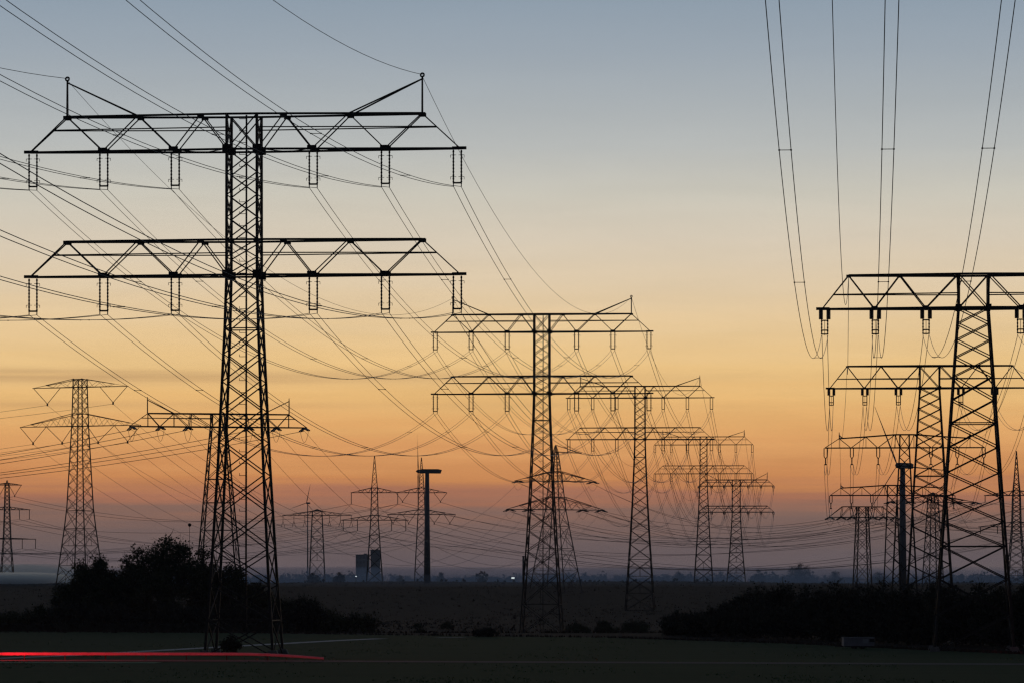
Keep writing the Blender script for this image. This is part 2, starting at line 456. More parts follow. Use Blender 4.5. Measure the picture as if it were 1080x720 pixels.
class Pylon: pass
def pylon(label, group, px, Y, yaw, arms, body, peaks=None, steel='steel', th=1.0, kp=1.0, breaks=(), single=False, ladder=False,
          detail=False, footing=False, nick='', mast=None, fine=1, lk=1.0):
    """arms: dicts with eye-relative heights; body: (eye-relative height, half width) from top"""
    X = (px - 540) / F * Y; g0 = gz(X, Y)
    root = empty('lattice_pylon', (X, Y, g0), yaw)
    tag(root, label, 'pylon', group)
    dz = EYE - g0; m = M[steel]
    prof = [(z + dz, w) for z, w in body]
    (za, wa), (zc, wc) = prof[-2], prof[-1]
    if zc > 0:                                    # carry the last slope down to the ground
        prof.append((0.0, wc + (wc - wa) / (za - zc) * zc))
    steel_body(root, prof, m, .22 * th * lk, .105 * th * (1 + (lk - 1) * .6), kp, [z + dz for z in breaks], single, ladder, fine)
    if mast:
        b = MB(); z0, z1, w0 = mast[0] + dz, mast[1] + dz, prof[0][1]
        n = 6
        for cx, cy in ((-1, -1), (1, -1), (1, 1), (-1, 1)): b.beam((cx*w0, cy*w0, z0), (cx*.08, cy*.08, z1), .17 * th)
        for i in range(n):
            a, c = i / n, (i + 1) / n
            for s in (-1, 1):
                b.beam((-w0*(1-a), s*w0*(1-a), lerp(z0, z1, a)), (w0*(1-c), s*w0*(1-c), lerp(z0, z1, c)), .07 * th)
                b.beam((w0*(1-a), s*w0*(1-a), lerp(z0, z1, a)), (-w0*(1-c), s*w0*(1-c), lerp(z0, z1, c)), .07 * th)
        b.build('top_mast', m, root)
    P = Pylon(); P.root = root; P.mw = root.matrix_basis.copy(); P.att = []; P.peaks = []; P.nick = nick
    P.mw = Matrix.Translation((X, Y, g0)) @ Matrix.Rotation(yaw, 4, 'Z')
    for a in arms:
        zb = a['z'] + dz; bw = profile_at(prof, zb)
        steel_arm(root, m, zb, a['bn'], a['tn'], bw, .2 * th * a.get('ch', 1), .11 * th * a.get('dg', 1), a.get('zmid'), a.get('gus', 0), a.get('vert', False))
        row = []
        xs_ = a['ins']; kind = a['kind']
        full = [(-x) for x in xs_] + [x for x in reversed(xs_)]
        for q in full:
            V = None; xx_ = q
            if kind == 'V':
                v = a['V'][xs_.index(abs(q))]; V = (v[0], v[1]) if q > 0 else (-v[0], -v[1])
            k = kind if not isinstance(kind, dict) else kind[abs(q)]
            zz_, h = insulator(root, k, xx_, zb - .05, a['L'], th, detail, a.get('half', .4), V, a.get('spread', 0))
            row.append((xx_, zz_, h))
        P.att.append(row)
    if peaks:
        xp, zp, xin, zin = peaks['x'], peaks['z'] + dz, peaks['xin'], peaks['zin'] + dz
        for s in (-1, 1):
            b = MB(); w = .28
            b.beam((s*xp, -w*.6, zin), (s*xp, 0, zp), .16 * th); b.beam((s*xp, w*.6, zin), (s*xp, 0, zp), .16 * th)
            for f in (-1, 1): b.beam((s*xin, f*peaks.get('d', .9), zin), (s*xp, 0, zp - .25), .14 * th)
            if detail:
                ring = [(s*xp + .19*cos(t*pi/5), 0, zp + .15 + .19*sin(t*pi/5)) for t in range(11)]
                b.tube(ring, .10, 5, cap=False)
            else: b.beam((s*xp, 0, zp - .2), (s*xp, 0, zp + .35*th), .12 * th)
            b.build('earth_wire_peak', m, root); P.peaks.append((s*xp, zp, .0))
    if footing:
        w = prof[-1][1]
        for cx in (-1, 1):
            for cy in (-1, 1):
                b = MB(); b.prism([(cx*w-.6, 0), (cx*w+.6, 0), (cx*w+.4, .55), (cx*w-.4, .55)], cy*w-.5, cy*w+.5)
                b.build('concrete_footing', M['concrete'], root)
    return P

def world(P, q, off=0): return P.mw @ Vector((q[0] + off, 0, q[1]))

# --- the two-armed line marching away from the left foreground
YAW = -math.atan(.0862)
A_BN = [22.9, 15.0, 7.35]; A_TN = [(18.9, 3.7), (11.2, 3.7), (4.4, 3.7)]
def two_arm(label, nick, px, Y, zu, zl, zpk, th, kind='I2', L=3.95, bs=1.0, **k):
    dv = zu - zl
    arm = dict(bn=A_BN, tn=A_TN, zmid=2.3, ins=[22.6, 15.0, 7.35], kind=kind, L=L, gus=k.pop('gus', 0), half=.42, ch=k.pop('ch', 1), dg=k.pop('dg', 1), spread=0)
    body = [(zu + 3.7, 1.6), (zl, 1.62), (zl - 5.6, 1.78), (zl - 20, 2.4), (zl - 31, 3.0), (zl - 40, 3.6)]
    body = [(z, w * bs) for z, w in body]
    return pylon(label, 'two-armed pylons in a row', px, Y, YAW, [dict(arm, z=zu), dict(arm, z=zl)], body,
        peaks=dict(x=18.9, z=zpk, xin=11.2, zin=zu + 3.7, d=.9), th=th, nick=nick, breaks=[zu, zl + 3.7, zl, zl - 5.6], kp=.76, fine=1.25, **k)
T = [None,
 two_arm('nearest and tallest pylon, black lattice with two wide crossarms, standing left of the trees', 'nearest pylon', 257.5, 400, 45.1, 31.9, 52.7, 1.05, gus=.5, lk=1.16, ladder=True, detail=True, footing=True),
 two_arm('second pylon of the two-armed row, standing near the middle of the picture', 'second pylon', 571.5, 800, 52.0, 39.0, 59.2, 1.25, gus=.45, ladder=True, detail=True),
 two_arm('third pylon of the two-armed row, right of the second and overlapping its lower arm', 'third pylon', 675, 1200, 57.2, 44.1, 63.8, 1.35, gus=.4),
 two_arm('fourth pylon of the two-armed row, slim and half hidden behind the arms before it', 'fourth pylon', 742, 1760, 62.2, 48.8, 68.6, 1.55),
 two_arm('fifth and last pylon of the two-armed row, smallest, with dark stout arms', 'fifth pylon', 776.5, 2310, 56.6, 40.7, 64.5, 1.9, kind='T', L=5, ch=1.35, dg=1.3, bs=1.5, lk=1.2)]

# --- the single-armed line on the right
RY = -math.atan(.087)
def one_arm(label, nick, px, Y, z, th, bn, tn, ins, kind, L, body, zmid=1.6, group='single-armed pylons in a row at right', peaks=None, **k):
    arm = dict(bn=bn, tn=tn, z=z, ins=ins, kind=kind, L=L, zmid=zmid, half=k.pop('half', .42), gus=k.pop('gus', 0), vert=k.pop('vert', False), spread=k.pop('spread', 0), ch=k.pop('ch', 1))
    return pylon(label, group, px, Y, k.pop('yaw', RY), [arm], body, peaks=peaks, th=th, nick=nick, **k)
r_bn = [16.7, 10.9, 5.25]; r_tn = [(13.75, 3.7), (8.1, 3.7), (1.75, 3.7)]
RR = [None,
 one_arm('big pylon with one flat crossarm cut off by the right edge, leaning lattice legs', 'big right pylon', 1026.5, 420, 29.9, 1.15, r_bn, r_tn, [16.4, 10.8, 5.2], 'H2', 2.85,
   [(33.6, 1.62), (29.9, 1.62), (4.2, 3.45), (0, 3.75)], kp=.52, fine=9, breaks=[29.9, 17.2, 3.6], detail=True, gus=.35, footing=True),
 one_arm('one-armed pylon left of and behind the big right pylon, its arm crossing behind it', 'second right pylon', 980.5, 635, 31.9, 1.2, r_bn, r_tn, [16.4, 10.8, 5.2], 'H2', 2.85,
   [(35.5, 1.62), (31.9, 1.62), (4.2, 3.3), (0, 3.6)], kp=.52, fine=9, breaks=[31.9, 17.2], gus=.3),
 one_arm('single-armed pylon with gently peaked arm and forked insulators, behind the wind turbine at right', 'third right pylon', 954, 810, 28.0, 1.25,
   [17.0, 11.4, 5.7], [(13.9, 2.0), (8.2, 2.35), (2.0, 2.8)], [16.8, 11.2, 5.6], 'Y', 3.5, [(30.8, 1.0), (28, 1.0), (4, 2.3), (0, 2.5)], zmid=None, vert=True, half=.33,
   breaks=[28], peaks=dict(x=13.9, z=30.9, xin=13.0, zin=30.0, d=.3)),
 one_arm('farther single-armed pylon with peaked arm, its left half showing beside the right wind turbine', 'fourth right pylon', 941, 1030, 22.7, 1.4,
   [16.8, 11.2, 5.6], [(13.9, 2.0), (8.2, 2.3), (2.0, 2.7)], [16.6, 11.0, 5.5], 'Y', 3.5, [(25.4, 1.3), (22.7, 1.3), (4, 2.0), (0, 2.2)], zmid=None, vert=True, half=.35,
   breaks=[22.7], peaks=dict(x=13.9, z=25.6, xin=13.0, zin=24.7, d=.3))]

# --- other pylons behind
t_side = R(-24)
def tri_arm(z, hl, rise, bw, ins, kind, L, V=None, n=4, **k):
    tn = [(lerp(hl, bw, (i + 1) / n), rise * (i + 1) / n) for i in range(n)]
    bn = [hl] + [lerp(hl, bw, (i + .55) / n) for i in range(1, n)]
    return dict(z=z, bn=bn, tn=tn, ins=ins, kind=kind, L=L, V=V, **k)
s7 = 1300 / F; c7 = 1 / cos(t_side)
def h_(y, Y): return (HORIZ - y) / F * Y
V7a = [(s7*52*c7, s7*22*c7)]; V7b = [(s7*67*c7, s7*38*c7), (s7*37.5*c7, s7*8*c7)]
P7 = pylon('brown lattice pylon with V-shaped insulators, two arms, standing alone at far left of the trees', 'pylons with V-shaped insulators', 84.5, 1300, t_side,
   [tri_arm(h_(408, 1300), 53*s7*c7, 2.7, 2, n=3, dg=.6, ch=.8, ins=[s7*36.5*c7], kind='V', L=5.4, V=V7a, half=.3), tri_arm(h_(449, 1300), 67*s7*c7, 4.2, 2, [s7*52.5*c7, s7*20*c7], 'V', 5.4, V7b, half=.3, n=5, dg=.6, ch=.8)],
   [(h_(399, 1300), 1.7), (h_(449, 1300), 2.1), (h_(535, 1300), 3.3), (h_(556, 1300), 3.9), (h_(600, 1300), 5.4)], th=1.2, lk=1.1, kp=.85, fine=1.4,
   breaks=[h_(408, 1300), h_(449, 1300), h_(538, 1300), h_(557, 1300), h_(575, 1300)], nick='far left pylon')
s6 = 900 / F
P6 = one_arm('single-armed pylon with horned arm ends showing behind the nearest pylon and the trees', 'horned pylon', 230.5, 900, h_(450, 900), 1.35,
   [21.2, 14.0, 7.2], [(16.8, 3.1), (10.6, 3.1), (6.6, 3.1)], [20.6, 13.8, 7.3], 'T', 3.2, [(h_(436, 900), 1.55), (h_(450, 900), 1.75), (h_(580, 900), 4.2), (h_(600, 900), 4.6)],
   zmid=2.0, peaks=dict(x=16.9, z=h_(421, 900), xin=10.6, zin=h_(436, 900), d=.6), vert=True, spread=-.5, group='single-armed pylons elsewhere', yaw=R(12), ch=1.1, breaks=[h_(450, 900)], half=.25)
def needle(label, nick, px, Y, ytop, ybody, arms, w, th, yaw=0, group='needle-topped pylons near the horizon', kp=1.0):
    s = Y / F
    b = [(h_(ybody, Y), w[0])] + [(h_(a['y'], Y), a['w']) for a in arms] + [(h_(606, Y), w[1])]
    A = []
    for a in arms:
        A.append(tri_arm(h_(a['y'], Y), a['half'] * s, a['rise'] * s, a['w'], [q * s for q in a['ins']], a['kind'] if not isinstance(a['kind'], dict) else {q * s: kk for q, kk in a['kind'].items()}, a['L'] * s,
            [(v[0]*s, v[1]*s) for v in a['V']] if 'V' in a else None, n=3, half=.5, spread=a.get('spread', 0)))
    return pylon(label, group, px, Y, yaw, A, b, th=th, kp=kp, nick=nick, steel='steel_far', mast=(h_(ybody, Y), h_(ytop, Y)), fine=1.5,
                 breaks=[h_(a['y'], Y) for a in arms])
P8 = needle('dim needle-topped pylon with three arms in mist at the left edge', 'misty left-edge pylon', 7.5, 2000, 506, 512,
   [dict(y=511, half=15.5, rise=2, w=1.0, ins=[8], kind='V', V=[(15, 2)], L=11), dict(y=537, half=24.5, rise=3, w=1.35, ins=[23.5, 13], kind='I', L=10), dict(y=568, half=30.5, rise=1, w=1.9, ins=[30, 16], kind='I', L=10)], (.9, 3.2), 1.7)
P9 = needle('needle-topped pylon standing in front of the grey block on the horizon', 'pylon by the grey block', 395, 2000, 480, 513,
   [dict(y=519, half=25, rise=5, w=1.6, ins=[24.5], kind='I', L=12), dict(y=548, half=36, rise=5, w=2.0, ins=[33, 18], kind='I', L=11)], (1.5, 4.0), 1.8)
P10 = needle('needle-topped pylon with V-shaped insulators directly behind the left wind turbine', 'pylon behind the left turbine', 444.5, 2050, 482, 497,
   [dict(y=519, half=27, rise=5, w=1.5, ins=[20], kind='V', V=[(27, 13)], L=9), dict(y=542, half=36, rise=5, w=1.9, ins=[30, 13.5], kind='V', V=[(36, 24), (20, 7)], L=9)], (.8, 3.6), 1.8)
P11 = needle('faint wide pylon with one low arched arm and forked insulators, left of the grey block', 'faint arched pylon', 334.5, 2600, 536.5, 538.5,
   [dict(y=543, half=37, rise=4.5, w=3.4, ins=[36, 24.5, 13], kind='L', L=12)], (3.2, 5.2), 1.8)
P12 = needle('tension pylon with two dark triangular arms right behind the second two-armed pylon', 'pylon behind the second', 586, 1500, 469, 476,
   [dict(y=507, half=48, rise=10, w=2.0, ins=[44], kind='T', L=9, spread=-.6), dict(y=537, half=58, rise=13, w=3.0, ins=[54, 32], kind='T', L=9, spread=-.6)], (.75, 6.8), 1.35, yaw=R(26), kp=1.1)
b = MB(); b.beam((0, 0, h_(476, 1500) + EYE - gz(16.7, 1500)), (11.5, 0, h_(477, 1500) + EYE - gz(16.7, 1500)), .35); b.beam((0, 0, h_(469, 1500) + EYE - gz(16.7, 1500)), (11.3, 0, h_(477, 1500) + EYE - gz(16.7, 1500)), .22)
b.build('earth_wire_arm', M['steel_far'], P12.root)
P13 = one_arm('low tension pylon with flat-topped arm and drooping insulators, left of the right wind turbine', 'low tension pylon', 909.5, 1400, h_(545, 1400), 1.6,
   [12.8, 8.2, 3.6], [(7.6, 3.9), (4.6, 3.9), (1.9, 3.9)], [12.4, 8.0, 4.0], 'T', 3.0, [(h_(534, 1400), 1.7), (h_(545, 1400), 1.9), (h_(605, 1400), 2.7)], zmid=None,
   group='single-armed pylons elsewhere', yaw=R(10), spread=-.8, half=.2, breaks=[h_(545, 1400)])
P14 = needle('dense needle-topped pylon with two arms at the right edge', 'right-edge needle pylon', 1072, 2000, 475, 508,
   [dict(y=522, half=34, rise=5, w=1.9, ins=[33, 18], kind='I', L=7), dict(y=555, half=40, rise=5, w=2.3, ins=[38, 20], kind='I', L=7)], (1.3, 4.4), 2.1, kp=.6)
P15 = needle('tension pylon showing through the legs of the right pylons under the turbine hub', 'tension pylon amid the legs', 984, 1600, 519, 521,
   [dict(y=529, half=52, rise=7, w=1.7, ins=[50, 27], kind='T', L=8, spread=-.8)], (1.5, 3.2), 1.6, yaw=R(20))

# ------------------------------------------------------------------ wires
def sagline(a, b, sag, n=26):
    return [a.lerp(b, i / n) - Vector((0, 0, 4 * sag * (i / n) * (1 - i / n))) for i in range(n + 1)]
POS = {6: ['outer left', 'middle left', 'inner left', 'inner right', 'middle right', 'outer right'], 4: ['outer left', 'inner left', 'inner right', 'outer right'], 2: ['left', 'right']}
ROW = {1: ['only'], 2: ['upper', 'lower'], 3: ['top', 'middle', 'bottom']}
def wire_span(name, label, cat, a, b, sag, rad, tw, group, parts=False, spacers=(), n=26):
    """tw: half separation vector of a twin bundle, or None"""
    if tw is None:
        g = MB(); g.tube(sagline(a, b, sag, n), rad, 4)
        return tag(g.build(name, M['wire']), label, cat, group)
    if parts:
        root = empty(name, a); tag(root, label, cat, group)
        for s in (-1, 1):
            g = MB(); g.tube([p - a for p in sagline(a + tw * s, b + tw * s, sag, n)], rad, 4); g.build('conductor', M['wire'], root)
        for u in spacers:
            c = a.lerp(b, u) - Vector((0, 0, 4 * sag * u * (1 - u))) - a
            g = MB(); g.beam(c - tw * 1.15, c + tw * 1.15, rad * 1.6)
            for s in (-1, 1): g.box(c + tw * s, (rad*4, rad*4, rad*3))
            g.build('spacer', M['steel'], root)
        return root
    g = MB()
    for s in (-1, 1): g.tube(sagline(a + tw * s, b + tw * s, sag, n), rad, 4)
    return tag(g.build(name, M['wire']), label, cat, group)

GT = 'twin wires of the two-armed line'
SPN = [(1, 2, 11.8, .036), (2, 3, 12, .046), (3, 4, 22, .055), (4, 5, 24, .065)]
right = Vector((cos(YAW), sin(YAW), 0))
for r in range(2):
    for k in range(6):
        a = world(T[1], T[1].att[r][k]); nm = POS[6][k]; rw = ROW[2][r]
        b = Vector((a.x - 34.4, 0, a.z + 4.9))
        wire_span('twin_conductor', f'twin wire from nearest pylon, {rw} arm, {nm} insulator, rising toward upper left', 'power line', a, b, 10.6, .029, right * .40, GT, True, (.12, .27, .6, .8), 40)
        for i, j, sg, rad in SPN:
            a = world(T[i], T[i].att[r][k]); b = world(T[j], T[j].att[r][k])
            wire_span('twin_conductor', f'twin wire from {T[i].nick} to {T[j].nick}, {rw} arm, {nm} insulator', 'power line', a, b, sg, rad, right * .40, GT, i == 1, (.15, .4, .65, .88), 34)
for s in range(2):
    nm = ('left', 'right')[s]
    a = world(T[1], T[1].peaks[s]) + Vector((0, 0, .2)); b = Vector((a.x - 34.4, 0, a.z + 4.9))
    wire_span('earth_wire', f'single thin wire from the {nm} horn of the nearest pylon toward upper left', 'earth wire', a, b, 12.2, .03, None, 'earth wires of the two-armed line', n=40)
    for i, j, sg, rad in SPN:
        a = world(T[i], T[i].peaks[s]); b = world(T[j], T[j].peaks[s])
        wire_span('earth_wire', f'single thin wire joining the {nm} horns of the {T[i].nick} and {T[j].nick}', 'earth wire', a, b, sg, rad * .8, None, 'earth wires of the two-armed line', n=34)
# right line: towards the camera the wires sag and then climb out of the top of the picture
GR = 'twin wires of the right single-armed line'
ms = [.095, .0918, .0895, .0880, .0870, .0860]
rr = Vector((cos(RY), sin(RY), 0))
for k in range(6):
    a = world(RR[1], RR[1].att[0][k]); Ls = 250
    dzz = -.1434 * Ls + .000722 * Ls * Ls
    b = Vector((a.x - ms[k] * Ls, a.y - Ls, a.z + dzz))
    wire_span('twin_conductor', f'twin wire from big right pylon, {POS[6][k]} insulator, rising to the top edge', 'power line', a, b, .000722 * Ls * Ls / 4, .027, rr * .36, GR, True, (.2, .585, .765), 50)
    for i, j, sg, rad in ((1, 2, 7, .032), (2, 3, 6, .036), (3, 4, 7, .04)):
        a2 = world(RR[i], RR[i].att[0][k]); b2 = world(RR[j], RR[j].att[0][k])
        wire_span('twin_conductor', f'twin wire from {RR[i].nick} to {RR[j].nick}, {POS[6][k]} insulator', 'power line', a2, b2, sg, rad, rr * .3, GR)
for s in (-1, 1):
    nm = 'left' if s < 0 else 'right'
    P = RR[1]; top = [RR[i].mw @ Vector((s * 13.75, 0, (RR[i].att[0][0][1] + z))) for i, z in ((1, 6.6), (2, 6.6), (3, 6.4), (4, 6.2))]
    a = top[0]; Ls = 240
    b = Vector((a.x - .0935 * Ls, a.y - Ls, a.z - .180 * Ls + .0009 * Ls * Ls))
    wire_span('earth_wire', f'single thin wire from the {nm} top chord end of the big right pylon skyward', 'earth wire', a, b, .0009 * Ls * Ls / 4, .026, None, 'earth wires of the right line', n=50)
    for i in range(3):
        wire_span('earth_wire', f'single thin wire joining {nm} arm ends of {RR[i+1].nick} and {RR[i+2].nick}', 'earth wire', top[i], top[i+1], 5, .03, None, 'earth wires of the right line')

# cross-country lines between the other pylons
GX = 'crossing wires near the horizon'
def atts(P): return [(r, k, world(P, q)) for r, row in enumerate(P.att) for k, q in enumerate(row)]
def run_line(P, Q, sag, rad, step=1):
    A, B = atts(P), atts(Q)
    used = set()
    for idx, (r, k, a) in enumerate(A):
        j = round(idx * (len(B) - 1) / max(1, len(A) - 1)); b = B[j][2]
        rows = ROW[len(P.att)][r]
        rowtxt = '' if rows == 'only' else rows + ' arm, '
        wire_span('conductor_wire', f'wire from {P.nick}, {rowtxt}{POS[len(P.att[r])][k]}, to {Q.nick}', 'power line', a, b, sag * random.uniform(.97, 1.03), rad, None, GX)
def run_off(P, dx, dy, dz_, sag, rad, way):
    for r, k, a in atts(P):
        rows = ROW[len(P.att)][r]; rowtxt = '' if rows == 'only' else rows + ' arm, '
        wire_span('conductor_wire', f'wire from {P.nick}, {rowtxt}{POS[len(P.att[r])][k]}, running off {way}', 'power line', a, a + Vector((dx, dy, dz_)), sag * random.uniform(.97, 1.03), rad, None, GX)
run_line(P7, P10, 26, .055); run_off(P7, -330, -250, 0, 16, .05, 'left')
run_line(P6, P12, 27, .048); run_off(P6, -330, 230, 4, 15, .062, 'left')
run_line(P12, P13, 9, .055); run_off(P13, 260, -160, 6, 10, .05, 'right')
run_line(P8, P9, 11, .075); run_off(P8, -300, -100, 0, 14, .07, 'left')
run_line(P9, P14, 20, .08); run_line(P10, P14, 22, .08)
run_line(P11, P9, 8, .08); run_off(P11, -420, 200, 0, 18, .08, 'left')
run_line(P15, P14, 9, .07); run_line(P12, P15, 16, .06)
run_off(P14, 300, 60, 0, 14, .07, 'right')

# ------------------------------------------------------------------ trees and bushes
def rand_unit():
    while True:
        v = Vector((random.uniform(-1, 1), random.uniform(-1, 1), random.uniform(-1, 1)))
        if .05 < v.length < 1: return v.normalized()
def crown_leaves(mb, clumps, n, size):
    """clumps: (centre, radius); leaf-sized faces gathered round each"""
    tot = sum(c[1] ** 2 for c in clumps)
    for c, r in clumps:
        for _ in range(max(4, int(n * r * r / tot))):
            d = rand_unit(); p = c + Vector((d.x, d.y, d.z * .85)) * r * (random.random() ** .45 if random.random() < .82 else random.uniform(.9, 1.5))
            a = rand_unit(); b = a.cross(rand_unit()).normalized(); q = size * random.uniform(.55, 1.3)
            mb.quad(p, a * q * .5, b * q * .32)
def tree(name, cat, label, group, x, y, h, w, leaf='leaf', n=2400, size=.42, seed=0, base=None, twigs=True, bare=.0, low=.12):
    random.seed(seed)
    z0 = gz(x, y) if base is None else base
    root = empty(name, (x, y, z0)); tag(root, label, cat, group)
    tr = MB(); cl = []; tips = []
    lean = Vector((random.uniform(-.06, .06), random.uniform(-.06, .06), 1)) * h * .55
    tr.tube([(0, 0, -.3), lean * .5, lean], [h * .022, h * .017, h * .010], 6)
    for i in range(20):
        t = random.uniform(low, .95); s = lean * t
        ang = i * 2.4 + random.uniform(-.4, .4); out_ = w * random.uniform(.45, .95) * (1 - .45 * max(0, t - .3))
        e = s + Vector((cos(ang) * out_, sin(ang) * out_, h * random.uniform(.10, .34)))
        e.z = min(e.z, h * .93)
        mid = s.lerp(e, .5) + Vector((0, 0, -h * .02))
        tr.tube([s, mid, e], [h * .009, h * .006, h * .002], 4, cap=False)
        cl.append((e, w * random.uniform(.20, .36))); tips.append(e)
        if random.random() < .7: cl.append((mid, w * random.uniform(.2, .32)))
    for i in range(14):
        d = rand_unit() * random.random() ** .5
        cl.append((Vector((d.x * w * .85, d.y * w * .85, h * (.52 + .33 * d.z))), w * random.uniform(.2, .34)))
    topc = lean + Vector((0, 0, h * .30)); cl.append((topc, w * .3)); cl.append((lean + Vector((0, 0, h*.12)), w * .4))
    tr.tube([lean, lean.lerp(topc, .6), topc + Vector((0, 0, h*.06))], [h*.01, h*.006, h*.002], 4, cap=False)
    tr.build('trunk', M['bark'], root)
    cr = MB(); crown_leaves(cr, cl, int(n * (1 - bare)), size)
    if twigs:
        for c, r in cl:
            for _ in range(12):
                d = rand_unit(); d.z = abs(d.z) * 1.1 + .2; d.normalize()
                L = r * random.uniform(.7, 1.45)
                p = c + rand_unit() * r * .3; q = p + d * L
                cr.beam(p, q, size * .10)
                cr.beam(p.lerp(q, .55), p.lerp(q, .55) + (d + rand_unit() * .7) * L * .4, size * .08)
    cr.build('crown', M[leaf], root)
    return root
GL = 'trees of the clump behind the nearest pylon'
lt = [  # px, top row, half width px, Y, label
 (12, 645, 22, 600, 'low dark bush at the left edge below the mist'), (42, 637, 22, 605, 'low dark bush left of the big tree clump'),
 (84, 585, 26, 612, 'round leafy tree at the left end of the clump, below the V-insulator pylon'),
 (108, 578, 24, 606, 'leafy tree second from the left end of the clump'),
 (146, 568, 30, 618, 'broad leafy tree just left of the tallest tree in the clump'),
 (178, 556, 32, 603, 'tallest tree of the dark clump left of the nearest pylon'),
 (212, 568, 26, 615, 'tree of the clump standing right behind the left legs of the nearest pylon'),
 (243, 589, 24, 604, 'tree seen through the lattice legs of the nearest pylon'),
 (272, 610, 24, 610, 'small tree behind the right legs of the nearest pylon'),
 (306, 631, 24, 600, 'low bush just right of the nearest pylon legs'),
 (340, 642, 26, 604, 'low bush second right of the nearest pylon'),
 (374, 649, 24, 598, 'lowest bush at the right end of the dark clump')]
for i, (px, ty, hw, Y, lb) in enumerate(lt):
    x = (px - 540) / F * Y; h = EYE + (HORIZ - ty) / F * Y - gz(x, Y); w = hw / F * Y
    bush = h < 7
    tree('bush' if bush else 'tree', 'bush' if bush else 'tree', lb, GL, x, Y, h, w * 1.12, 'leaf' if i % 2 else 'leaf2', 13000 if not bush else 4500, .30, 40 + i, low=.02 if bush else .08)
# undergrowth in front of the clump
random.seed(5)
GU = 'undergrowth bushes below the tree clump'
for i in range(9):
    px = 70 + i * 31 + random.uniform(-8, 8); Y = 590 + random.uniform(-3, 6); x = (px - 540) / F * Y
    tree('bush', 'bush', 'dark undergrowth bush at the foot of the tree clump', GU, x, Y, random.uniform(4.2, 6.2), 4.2, 'hedge', 2600, .32, 100 + i, low=.02)
# thicket on the right
GK = 'shrubs of the dark thicket on the right'
th_ = [(722, 657, 16, 540), (744, 649, 18, 545), (764, 638, 22, 538), (784, 628, 24, 530), (800, 618, 26, 540), (826, 614, 26, 520), (852, 617, 26, 505), (880, 612, 28, 500),
       (906, 616, 26, 482), (930, 611, 28, 490), (958, 615, 28, 466), (984, 612, 26, 470), (1008, 618, 28, 448), (1034, 612, 28, 455), (1060, 616, 28, 430), (1086, 610, 28, 440), (1112, 612, 30, 425), (1140, 612, 30, 420)]
for i, (px, ty, hw, Y) in enumerate(th_):
    x = (px - 540) / F * Y; h = EYE + (HORIZ - ty) / F * Y - gz(x, Y); w = hw / F * Y
    tree('shrub', 'shrub', 'dark shrub merging into the thicket right of the field', GK, x, Y, h * 1.02, w * 1.15, 'hedge', 4500, .27, 200 + i, low=.02)
for i in range(24):
    random.seed(900 + i); t = i / 23; px = lerp(716, 1130, t); Ye = lerp(512, 412, t) + random.uniform(4, 22); x = (px - 540) / F * Ye
    tree('shrub', 'shrub', 'low dark shrub along the front edge of the right thicket', 'front shrubs of the right thicket', x, Ye + 6, random.uniform(2.8, 4.4), 2.9, 'hedge', 1300, .32, 300 + i, low=.02)
for i in range(34):          # scattered scrub thinning out from the thicket across the plain
    random.seed(1300 + i); px = 735 - 330 * random.random() ** 1.7; Y = random.uniform(575, 900); x = (px - 540) / F * Y; hh_ = random.uniform(1.2, 3.0) * (.6 + .4 * (px - 400) / 330)
    tree('shrub', 'shrub', 'small scattered shrub on the dark plain left of the thicket', 'scattered scrub on the plain', x, Y, hh_, hh_ * random.uniform(.8, 1.5), 'leaf', 700, .26, 1400 + i, low=.02)
# single bushes
for px, ty, hw, Y, lb in ((243, 669, 13, 408, 'small dark bush between the feet of the nearest pylon'), (512, 664, 14, 524, 'small dark bush alone at the far field edge, left of centre')):
    x = (px - 540) / F * Y; h = EYE + (HORIZ - ty) / F * Y - gz(x, Y)
    tree('bush', 'bush', lb, None, x, Y, h, hw / F * Y, 'hedge', 900, .2, int(px), low=.02)

# long low clipped hedge along the back of the field at left
def hedge(x0, y0, x1, y1, h, wd, label):
    random.seed(3); g = MB(); a = Vector((x0, y0, gz(x0, y0))); b = Vector((x1, y1, gz(x1, y1))); d = (b - a); L = d.length; dn = d.normalized(); n = Vector((-dn.y, dn.x, 0))
    K = int(L / 2)
    for i in range(K):
        p, q = a.lerp(b, i / K), a.lerp(b, (i + 1) / K)
        g.beam(p + Vector((0, 0, h * .45)), q + Vector((0, 0, h * .45)), wd * .8, h * .88)
    for _ in range(int(L * 55)):
        u = random.random(); s = random.choice((-1, 0, 1))
        p = a.lerp(b, u) + (n * s * wd / 2 * random.uniform(.8, 1.05) + Vector((0, 0, random.uniform(.05, 1) * h)) if s else n * random.uniform(-.5, .5) * wd + Vector((0, 0, h * random.uniform(.86, 1.06))))
        A = rand_unit(); B = A.cross(rand_unit()).normalized(); g.quad(p, A * .13, B * .09)
    return tag(g.build('hedge', M['hedge']), label, 'hedge')
hedge(-100, 577, -33, 577, 1.5, 1.6, 'long low clipped hedge along the back of the field below the tree clump')

